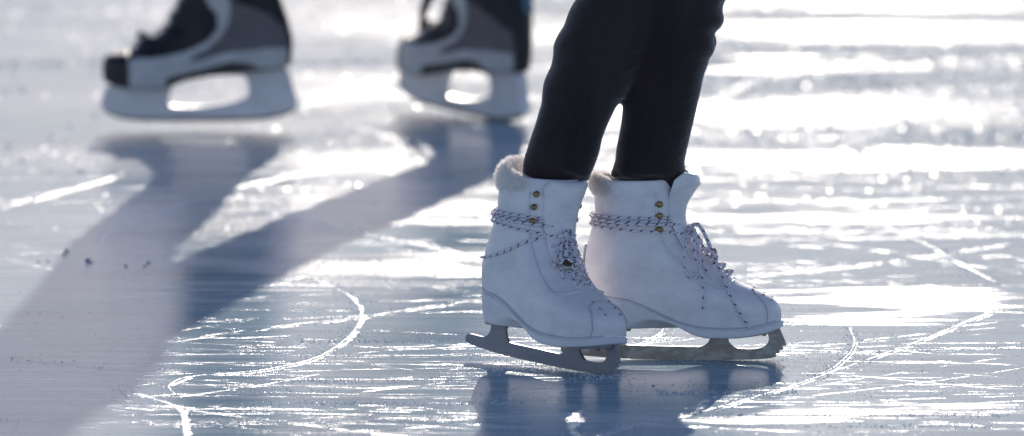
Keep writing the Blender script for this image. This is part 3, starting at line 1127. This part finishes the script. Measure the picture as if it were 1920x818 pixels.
def leg_from_px(edges, Y0, Y1, ytop, extra):
    """edges: rows (y, xl, xr) -> ring keys; depth goes from Y0 at the ankle to Y1 at ytop"""
    keys = []
    ybot = edges[0][0]
    for (y, xl, xr) in edges:
        k = (ybot - y) / (ybot - ytop)
        Y = Y0 + (Y1 - Y0) * k
        a, b = at(xl, y, Y), at(xr, y, Y)
        keys.append(((a + b) / 2, (b - a).length / 2, (b - a).length / 2 * (.97 if y < 318 else .8 if y < 334 else .56)))
    return keys + extra


# wearer of the white skates
nY = NEAR.y + .055
fY = FAR.y
near_ank = [(368, 1004, 1072), (350, 996, 1086), (336, 984, 1099), (318, 979, 1103), (300, 984, 1114), (270, 994, 1126), (240, 1004, 1133), (200, 1013, 1149), (160, 1022, 1169),
            (130, 1030, 1195), (100, 1040, 1208), (75, 1051, 1222), (50, 1065, 1238), (30, 1078, 1250), (10, 1093, 1258), (-20, 1118, 1278), (-60, 1135, 1300)]
far_ank = [(380, 1172, 1238), (358, 1164, 1250), (344, 1150, 1274), (335, 1146, 1288), (325, 1150, 1284), (310, 1153, 1280), (290, 1154, 1285), (250, 1162, 1294), (200, 1168, 1306), (160, 1172, 1315),
           (120, 1172, 1324), (100, 1178, 1330), (85, 1180, 1337), (72, 1183, 1334), (55, 1186, 1343), (40, 1190, 1341), (20, 1196, 1356), (0, 1200, 1355), (-60, 1220, 1372)]
# the hips of the leaning skater
hipc = Vector((.16, NEAR.y + .10, .93))
def thigh(knee, hip):
    out = []
    for t, r in ((.25, .072), (.5, .080), (.75, .090), (1, .098)):
        out.append((knee.lerp(hip, t), r, r * .95))
    return out
kn_n = at(1235, -100, nY + .03); kn_f = at(1305, -100, fY + .0)
nk = leg_from_px(near_ank, nY, nY + .03, -60, [(kn_n, .064, .062)] + thigh(kn_n, hipc + Vector((0, -.075, 0))))
fk = leg_from_px(far_ank, fY, fY, -60, [(kn_f, .064, .062)] + thigh(kn_f, hipc + Vector((0, .075, 0))))


def wrinkle(rows, bands, seed):
    """push rings in and out on the side given by angle to make cloth folds"""
    for i, row in enumerate(rows):
        c = sum(row, Vector()) / len(row)
        for j, p in enumerate(row):
            ang = 2 * math.pi * j / len(row)
            s = 0
            for (z0, z1, period, amp, a0, aw) in bands:
                if z0 <= p.z <= z1:
                    da = abs((ang - a0 + math.pi) % (2 * math.pi) - math.pi)
                    fall = max(0, 1 - da / aw) if aw < 4 else 1
                    edge = min(1, (p.z - z0) / .012, (z1 - p.z) / .012)
                    ph = p.z / period * 2 * math.pi + 1.6 * math.sin(ang * 1.0 + seed) + 2 * noise.noise(Vector((p.z * 20, ang, seed)))
                    s += amp * (abs(math.sin(ph * .5)) - .5) * fall * edge
            d = (p - c); L = d.length
            row[j] = c + d * (1 + s / L)
    return rows


person = empty("person", (hipc.x, hipc.y, 0))
tag(person, "skater in black leggings wearing the white figure skates, legs striding to the right", "person")
pl = person.location
def shift(ks): return [(k[0] - pl, k[1], k[2]) for k in ks]
lofN = loft(resample(shift(nk), 9))
lofF = loft(resample(shift(fk), 9))
lofN = wrinkle(lofN, [(.205, .235, .011, .004, 0, 9), (.34, .46, .034, .007, 0, 1.4), (.30, .5, .05, .004, 3.0, 1.6)], 1)
lofF = wrinkle(lofF, [(.200, .245, .012, .006, 0, 9), (.35, .47, .031, .008, 0, 1.5)], 2)
hipr = [(hipc - pl + Vector((0, 0, z)), rx, ry) for z, rx, ry in ((-.06, .06, .06), (-.04, .10, .15), (.0, .12, .175), (.06, .115, .165), (.12, .10, .145))]
def hip_loft(rows):
    out = []
    for c, rx, ry in rows:
        out.append([c + Vector((rx * math.cos(2 * math.pi * j / 40), ry * math.sin(2 * math.pi * j / 40), 0)) for j in range(40)])
    return out
remeshed("leggings", [lofN, lofF, hip_loft(hipr)], M['legging'], person, .0045, 3)


tb = Tubes()
for leg_e, Yb, sgn, seam in ((near_ank, nY, 0, ((1152, 5), (1146, 40), (1134, 90), (1118, 150), (1100, 210), (1082, 265), (1066, 318))),):
    pts = []
    for x, y in seam:
        rows_ = sorted(leg_e)
        xl = interp([(r_[0], r_[1]) for r_ in rows_], y); xr = interp([(r_[0], r_[2]) for r_ in rows_], y)
        k_ = (leg_e[0][0] - y) / (leg_e[0][0] + 60)
        Yc = Yb + .03 * k_
        rad = (at(xr, y, Yc) - at(xl, y, Yc)).length / 2
        q_ = (x - (xl + xr) / 2) / ((xr - xl) / 2)
        pts.append(at(x, y, Yc - rad * .97 * math.sqrt(max(0, 1 - q_ * q_)) + .0004) - pl)
    tb.add(pts, .0011, 6)
tb.build("side_seam", M['legging'], person)


def torso_lofts(h, hs=1.0, lean=0.0, face=1):
    """torso, neck, head and arms above the hip point h (local coordinates)"""
    L = []
    t = []
    for z, rx, ry in ((.02, .09, .14), (.12, .095, .135), (.25, .105, .15), (.38, .11, .18), (.45, .085, .17), (.49, .055, .10), (.53, .05, .055), (.57, .05, .052), (.61, .07, .062), (.66, .09, .075), (.72, .095, .078), (.77, .075, .06), (.79, .03, .03)):
        t.append([h + Vector((face * lean * z + rx * hs * math.cos(a), ry * hs * math.sin(a), z * hs)) for a in [2 * math.pi * j / 32 for j in range(32)]])
    L.append(t)
    sh = h + Vector((face * lean * .43, 0, .43 * hs))
    for sg in (-1, 1):
        s0 = sh + Vector((0, sg * .17, 0))
        el = s0 + Vector((-face * .04, sg * .09, -.27)); wr = el + Vector((face * .12, sg * .03, -.20)); hd = wr + Vector((face * .05, 0, -.07))
        L.append(loft([(s0, .055, .05), (s0.lerp(el, .5), .045, .043), (el, .038, .036), (el.lerp(wr, .5), .034, .032), (wr, .026, .024), (wr.lerp(hd, .4), .026, .018), (hd, .03, .014)], 20))
        for q in range(4):
            f0 = hd + Vector((face * (.018 - .012 * q), 0, .004)); f1 = f0 + Vector((face * .012, 0, -.03)); f2 = f1 + Vector((face * .002, 0, -.03 + .004 * abs(q - 1.2)))
            L.append(loft([(f0, .008, .008), (f1, .0075, .0075), (f2, .006, .006)], 10))
        f0 = wr.lerp(hd, .5) + Vector((face * .024, 0, 0))
        L.append(loft([(f0, .009, .009), (f0 + Vector((face * .02, 0, -.025)), .008, .008), (f0 + Vector((face * .024, 0, -.048)), .0065, .0065)], 10))
    hc = h + Vector((face * lean * .68, 0, .68 * hs))
    L.append(loft([(hc + Vector((face * .085, 0, .02)), .008, .01), (hc + Vector((face * .102, 0, 0)), .012, .014), (hc + Vector((face * .095, 0, -.012)), .01, .012)], 10))
    return L


inner = [(c, rx * .84, ry * .84) for c, rx, ry in shift(nk)[1:]]
inner2 = [(c, rx * .84, ry * .84) for c, rx, ry in shift(fk)[1:]]
hl = hipc - pl
remeshed("body", [loft(resample(inner, 3), 24), loft(resample(inner2, 3), 24),
                  hip_loft([(c, rx * .86, ry * .86) for c, rx, ry in hipr])] + torso_lofts(hl + Vector((0, 0, .06)), 1, .12), M['skin'], person, .008, 4)
jl = torso_lofts(hl + Vector((0, 0, .05)), 1, .12)
def grow(rows, k):
    out = []
    for r_ in rows:
        c = sum(r_, Vector()) / len(r_)
        out.append([c + (p - c) * k for p in r_])
    return out
jacket = [grow(jl[0][:7], 1.14), grow(jl[1][:5], 1.28), grow(jl[7][:5], 1.28)] if len(jl) > 7 else [grow(jl[0][:7], 1.14)]
remeshed("jacket", jacket, M['jacket'], person, .008, 5)
hc = hl + Vector((.12 * .68 - .02, 0, .06 + .70))
remeshed("hair", [[[hc + Vector((rx * math.cos(a), ry * math.sin(a), z)) for a in [2 * math.pi * j / 24 for j in range(24)]] for z, rx, ry in
                   ((-.14, .05, .06), (-.10, .075, .078), (-.04, .085, .085), (.02, .094, .09), (.06, .09, .082), (.095, .06, .055), (.105, .02, .02))]], M['hair'], person, .006, 3)

# second skater, on the hockey skates, heading left
la = Vector((gl.x - .085, gl.y, .26)); ra_dir = Vector((-math.cos(R(52)), math.sin(R(52)), 0))
ra = Vector((gr.x, gr.y, .25)) + ra_dir * .085
hip2 = Vector((la.x - .02, (la.y + ra.y) / 2, .98))
person2 = empty("person", (hip2.x, hip2.y, 0))
tag(person2, "skater in dark trousers wearing the hockey skates, only feet in view at the top left", "person")
def leg2(ank, knee, hip):
    ks = [(ank + Vector((0, 0, -.05)), .045, .045), (ank, .062, .060), (ank.lerp(knee, .35), .070, .068), (ank.lerp(knee, .7), .074, .072), (knee, .074, .072),
          (knee.lerp(hip, .4), .085, .083), (knee.lerp(hip, .75), .098, .095), (hip, .10, .10)]
    return [(k[0] - person2.location, k[1], k[2]) for k in ks]
lk = leg2(la, Vector((la.x - .04, la.y + .01, .56)), hip2 + Vector((0, -.09, 0)))
rk = leg2(ra, Vector((ra.x - .20, ra.y + .0, .58)), hip2 + Vector((0, .09, 0)))
h2 = hip2 - person2.location
hr2 = [(h2 + Vector((0, 0, z)), rx, ry) for z, rx, ry in ((-.07, .07, .08), (-.04, .12, .17), (.0, .135, .19), (.08, .125, .175), (.14, .115, .16))]
hc2 = h2 + Vector((-.25 * .72 + .02, 0, .07 + .73))
remeshed("hair", [[[hc2 + Vector((rx * math.cos(a), ry * math.sin(a), z)) for a in [2 * math.pi * j / 24 for j in range(24)]] for z, rx, ry in
                   ((-.08, .06, .07), (-.04, .085, .085), (.02, .10, .094), (.06, .095, .086), (.10, .06, .055), (.11, .02, .02))]], M['hair'], person2, .006, 3)
remeshed("trousers", [wrinkle(loft(resample(lk, 8)), [(.2, .6, .05, .012, 0, 9)], 3), wrinkle(loft(resample(rk, 8)), [(.2, .6, .05, .012, 0, 9)], 4), hip_loft(hr2)], M['trouser'], person2, .008, 3)
remeshed("body", [loft([(c, a * .8, b * .8) for c, a, b in lk[1:]], 24), loft([(c, a * .8, b * .8) for c, a, b in rk[1:]], 24), hip_loft([(c, a * .85, b * .85) for c, a, b in hr2])]
         + torso_lofts(h2 + Vector((0, 0, .07)), 1.05, .25, -1), M['skin'], person2, .009, 4)
jl = torso_lofts(h2 + Vector((0, 0, .05)), 1.05, .25, -1)
remeshed("jacket", [grow(jl[0][:7], 1.18), grow(jl[1][:5], 1.35), grow(jl[7][:5], 1.35)], M['jacket'], person2, .009, 5)

# ------------------------------------------------------------------ the ice
bm = bmesh.new()
bmesh.ops.create_grid(bm, x_segments=2, y_segments=2, size=400)
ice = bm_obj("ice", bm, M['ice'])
tag(ice, "scratched pale blue rink ice glaring in the low sun", kind="structure")


class Snow:
    def __init__(s): s.V, s.F = [], []

    def ridge(s, px, width, height, rnd, gap=0.0, n=10, ragged=.5):
        """a low bead of shaved snow along a path picked on the ice"""
        P = catmull([gnd(*p) for p in px], n)
        # subdivide to ~6 mm steps
        Q = []
        for a, b in zip(P, P[1:]):
            k = max(1, int((b - a).length / .005))
            Q += [a.lerp(b, i / k) for i in range(k)]
        Q.append(P[-1])
        prev = None
        L = len(Q)
        for i, p in enumerate(Q):
            t = (Q[min(L - 1, i + 1)] - Q[max(0, i - 1)]).normalized()
            nrm = Vector((-t.y, t.x, 0))
            e = min(1, i / 6 + .05, (L - 1 - i) / 6 + .05)
            nz = noise.noise(Vector((p.x * 30, p.y * 12, width * 1e4)))
            n2 = noise.noise(Vector((p.x * 130, p.y * 60, 7.7)))
            k = max(.10, 1 + ragged * 2 * nz + 1.1 * n2) * e
            if nz < -gap and gap: k *= .2
            w, h = width * k, height * k
            p = p + nrm * (n2 * width * .5 + nz * width * .4)
            b = len(s.V)
            lw, rw = rnd.uniform(.3, .8), rnd.uniform(.3, .8)
            s.V += [p + nrm * w * lw + Vector((0, 0, -.00005)), p + nrm * w * .15 + Vector((0, 0, h * rnd.uniform(.5, 1.2))), p - nrm * w * .2 + Vector((0, 0, h * rnd.uniform(.4, 1.1))), p - nrm * w * rw + Vector((0, 0, -.00005))]
            if prev is not None:
                for q in range(3): s.F.append((prev + q, prev + q + 1, b + q + 1, b + q))
            prev = b

    def crystal(s, p, r, rnd):
        b = len(s.V)
        ax = Matrix.Rotation(rnd.uniform(0, 6.28), 3, 'Z') @ Matrix.Rotation(rnd.gauss(0, .22), 3, 'X')
        sc = (r * rnd.uniform(.6, 1.3), r * rnd.uniform(.6, 1.3), r * rnd.uniform(.22, .6))
        for d in ((1, 0, 0), (-1, 0, 0), (0, 1, 0), (0, -1, 0), (0, 0, 1), (0, 0, -1)):
            s.V.append(p + ax @ Vector((d[0] * sc[0], d[1] * sc[1], d[2] * sc[2])) + Vector((0, 0, r * .3)))
        for f in ((0, 2, 4), (2, 1, 4), (1, 3, 4), (3, 0, 4), (2, 0, 5), (1, 2, 5), (3, 1, 5), (0, 3, 5)):
            s.F.append(tuple(b + i for i in f))


rnd = random.Random(5)
tr = Snow()
mm = .001
major = [
    # (path in photo pixels on the ice, width, height)
    ([(300, 641), (420, 625), (560, 607), (680, 594), (800, 575), (920, 560)], 9 * mm, 1.6 * mm),
    ([(590, 524), (640, 545), (670, 570), (676, 598), (655, 630), (610, 662), (560, 680), (480, 695), (400, 702), (345, 708), (318, 722), (325, 735), (345, 742)], 14 * mm, 2.2 * mm),
    ([(225, 733), (270, 742), (315, 756), (340, 775), (345, 800), (348, 825)], 22 * mm, 3 * mm),
    ([(1110, 822), (1200, 792), (1330, 768), (1480, 724), (1600, 683), (1720, 640), (1800, 608), (1900, 570)], 12 * mm, 2.6 * mm),
    ([(185, 456), (200, 440), (250, 415), (330, 385), (420, 358), (500, 338), (600, 318), (735, 292), (748, 272), (720, 252), (640, 232)], 22 * mm, 3 * mm),
    ([(500, 408), (600, 422), (700, 440), (800, 462), (880, 484), (920, 492)], 18 * mm, 2.5 * mm),
    ([(0, 392), (60, 372), (140, 355), (230, 330)], 26 * mm, 3 * mm),
    ([(0, 668), (100, 680), (200, 690), (290, 692), (400, 697)], 7 * mm, 1.4 * mm),
    ([(1165, 660), (1225, 632), (1245, 615), (1232, 596), (1205, 585)], 10 * mm, 2 * mm),
    ([(1160, 645), (1300, 632), (1420, 612), (1600, 600), (1720, 602)], 7 * mm, 1.4 * mm),
    ([(1590, 610), (1602, 640), (1590, 665), (1560, 690), (1520, 708)], 7 * mm, 1.4 * mm),
    ([(1470, 663), (1640, 658), (1780, 655), (1920, 650)], 5 * mm, 1.2 * mm),
    ([(1350, 520), (1500, 508), (1650, 492), (1800, 470), (1900, 455)], 12 * mm, 2 * mm),
    ([(1650, 420), (1740, 460), (1810, 500), (1870, 530)], 14 * mm, 2 * mm),
    ([(680, 780), (820, 790), (960, 801), (1090, 812)], 8 * mm, 1.4 * mm),
    ([(0, 790), (300, 789), (600, 788), (860, 781)], 5 * mm, 1.2 * mm),
    ([(500, 664), (760, 668), (900, 660), (1040, 648)], 4 * mm, 1 * mm),
    ([(260, 655), (500, 660), (760, 690), (880, 700)], 4 * mm, 1 * mm),
    ([(560, 200), (640, 172), (740, 148), (840, 132)], 26 * mm, 4 * mm),
    ([(740, 360), (900, 330), (1000, 320)], 30 * mm, 3 * mm),
    ([(1290, 215), (1420, 150), (1600, 125), (1920, 108)], 16 * mm, 4 * mm),
    ([(1120, 240), (1420, 200), (1700, 170), (1920, 168)], 12 * mm, 4 * mm),
]
for px, w, h in major:
    k = .20 if px[0][1] > 420 else .15
    tr.ridge(px, w * k, w * k * .05, rnd, gap=.38 if px[0][1] > 420 else .30)
    if px[0][1] < 420:
        for q_ in range(4):
            tr.ridge([(x + rnd.gauss(0, 9), y + rnd.gauss(0, 3.5)) for x, y in px], w * rnd.uniform(.05, .16), w * .004, rnd, gap=.15)
    if px[0][1] > 420:   # the twin edge of the blade and stray shavings beside it
        tr.ridge([(x + 5, y + 3) for x, y in px], w * .22, w * .012, rnd, gap=.1)
for i in range(330):
    # hair-thin scratches, mostly across the view, a few slanting
    y = rnd.uniform(240, 815) if i < 250 else rnd.uniform(640, 816)
    x = rnd.uniform(-150, 1800); ln = rnd.uniform(120, 900) * (1 if rnd.random() < .7 else .5)
    sl = rnd.gauss(0, .022) if rnd.random() < .75 else rnd.gauss(0, .09)
    cv = rnd.gauss(0, 9)
    pts = [(x, y), (x + ln * .5, y + sl * ln * .5 + cv * .4), (x + ln, y + sl * ln)]
    if y + sl * ln < 150 or y + sl * ln > 860: continue
    tr.ridge(pts, rnd.uniform(1.2, 3.4) * mm, rnd.uniform(.04, .12) * mm, rnd, gap=.12, n=8)
tracks = mesh("skate_tracks", tr.V, tr.F, M['snow'])
tag(tracks, "white curved and straight skate tracks cut into the ice with shaved snow", kind="stuff")

cr = Snow()
def scatter(px, py, n, sx, sy, r0, r1):
    for _ in range(n):
        p = gnd(px + rnd.gauss(0, sx), py + rnd.gauss(0, sy))
        cr.crystal(p, rnd.uniform(r0, r1), rnd)
for _ in range(9000):
    x = rnd.uniform(-50, 1970); y = 300 + 530 * rnd.random() ** .8
    q = noise.noise(Vector((x * .004, y * .03, 1.3)))
    if q < -.05 and rnd.random() < .8: continue
    if x < 430 and y > 380 and rnd.random() < .85: continue
    cr.crystal(gnd(x, y), rnd.uniform(.4, 1.1) * mm, rnd)
for px, w, h in major[:17]:
    P = catmull([Vector((a, b, 0)) for a, b in px], 12)
    for p in P:
        if p.x < 430 and rnd.random() < .8: continue
        scatter(p.x, p.y, 7, 5 + w * 600, 2 + w * 200, .4 * mm, 1.3 * mm)
# rows of shavings
for (x0, x1, y, n) in ((860, 1055, 694, 260), (450, 980, 757, 380), (430, 620, 733, 90), (1230, 1500, 737, 260), (1215, 1900, 779, 320), (480, 900, 715, 320), (1050, 1165, 698, 60), (560, 900, 640, 200), (1150, 1900, 800, 200)):
    for _ in range(n):
        cr.crystal(gnd(rnd.uniform(x0, x1), y + rnd.gauss(0, 2.2)), rnd.uniform(.5, 1.7) * mm, rnd)
# shavings heaped where the near blade bites
for _ in range(420):
    t = rnd.random()
    cr.crystal(gnd(872 + 288 * t + rnd.gauss(0, 5), 662 + 44 * t + abs(rnd.gauss(0, 3.5))) + Vector((0, 0, rnd.random() ** 3 * .003)), rnd.uniform(.5, 1.6) * mm, rnd)
for _ in range(260):
    cr.crystal(gnd(1125 + rnd.gauss(0, 26), 706 + rnd.gauss(0, 4)) + Vector((0, 0, rnd.random() ** 3 * .004)), rnd.uniform(.6, 1.9) * mm, rnd)
for _ in range(200):
    cr.crystal(gnd(rnd.uniform(1180, 1470), 676 + rnd.gauss(0, 2)), rnd.uniform(.4, 1.2) * mm, rnd)
# coarser crystals farther off that flash in the sun
for _ in range(2600):
    x = rnd.uniform(-60, 1980) if rnd.random() < .3 else rnd.uniform(1250, 1980)
    y = rnd.uniform(-40, 330)
    if rnd.random() < .45: y = rnd.choice((8, 10, 118, 120, 121)) + rnd.gauss(0, 2)
    cr.crystal(gnd(x, y), rnd.uniform(2, 6) * mm, rnd)
crumbs = mesh("ice_crystals", cr.V, cr.F, M['crystal'], smooth=False)
tag(crumbs, "glittering ice crystals and shavings strewn over the rink", kind="stuff")

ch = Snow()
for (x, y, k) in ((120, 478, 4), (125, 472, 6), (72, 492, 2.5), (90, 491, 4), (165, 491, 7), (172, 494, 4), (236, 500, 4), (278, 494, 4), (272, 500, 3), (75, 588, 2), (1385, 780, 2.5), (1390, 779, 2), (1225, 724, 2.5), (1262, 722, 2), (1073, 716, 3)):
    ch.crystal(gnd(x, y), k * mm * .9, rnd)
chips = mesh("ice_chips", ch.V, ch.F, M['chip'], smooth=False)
tag(chips, "small dark blue ice chips lying on the shaded ice", kind="stuff")

# ------------------------------------------------------------------ light
SUN_EL, SUN_AZ = R(18), R(1.8)
world = bpy.data.worlds.new("World"); scene.world = world; world.use_nodes = True
wn = world.node_tree
bg = wn.nodes["Background"]
sky = wn.nodes.new("ShaderNodeTexSky"); sky.sky_type = 'NISHITA'; sky.sun_disc = False
sky.sun_elevation = SUN_EL; sky.sun_rotation = SUN_AZ; sky.air_density = .65; sky.dust_density = .25; sky.ozone_density = 1.6
tint = wn.nodes.new("ShaderNodeMix"); tint.data_type = 'RGBA'; tint.blend_type = 'MULTIPLY'; tint.inputs[0].default_value = 1
tint.inputs[7].default_value = (1.12, 1.0, .96, 1)
wn.links.new(sky.outputs[0], tint.inputs[6]); wn.links.new(tint.outputs[2], bg.inputs[0]); bg.inputs[1].default_value = .145
sd = bpy.data.lights.new("sun", 'SUN'); sd.energy = 4.0; sd.angle = R(.53); sd.color = (1, .90, .79)
so = bpy.data.objects.new("sun", sd); COL.objects.link(so)
tosun = Vector((math.sin(SUN_AZ) * math.cos(SUN_EL), math.cos(SUN_AZ) * math.cos(SUN_EL), math.sin(SUN_EL)))
so.rotation_euler = tosun.to_track_quat('Z', 'Y').to_euler()

vs = scene.view_settings
vs.view_transform = 'Standard'; vs.look = 'None'; vs.exposure = 0.12; vs.gamma = 1
scene.cycles.use_denoising = True
scene.cycles.max_bounces = 6
scene.cycles.sample_clamp_indirect = 8
scene.render.film_transparent = False
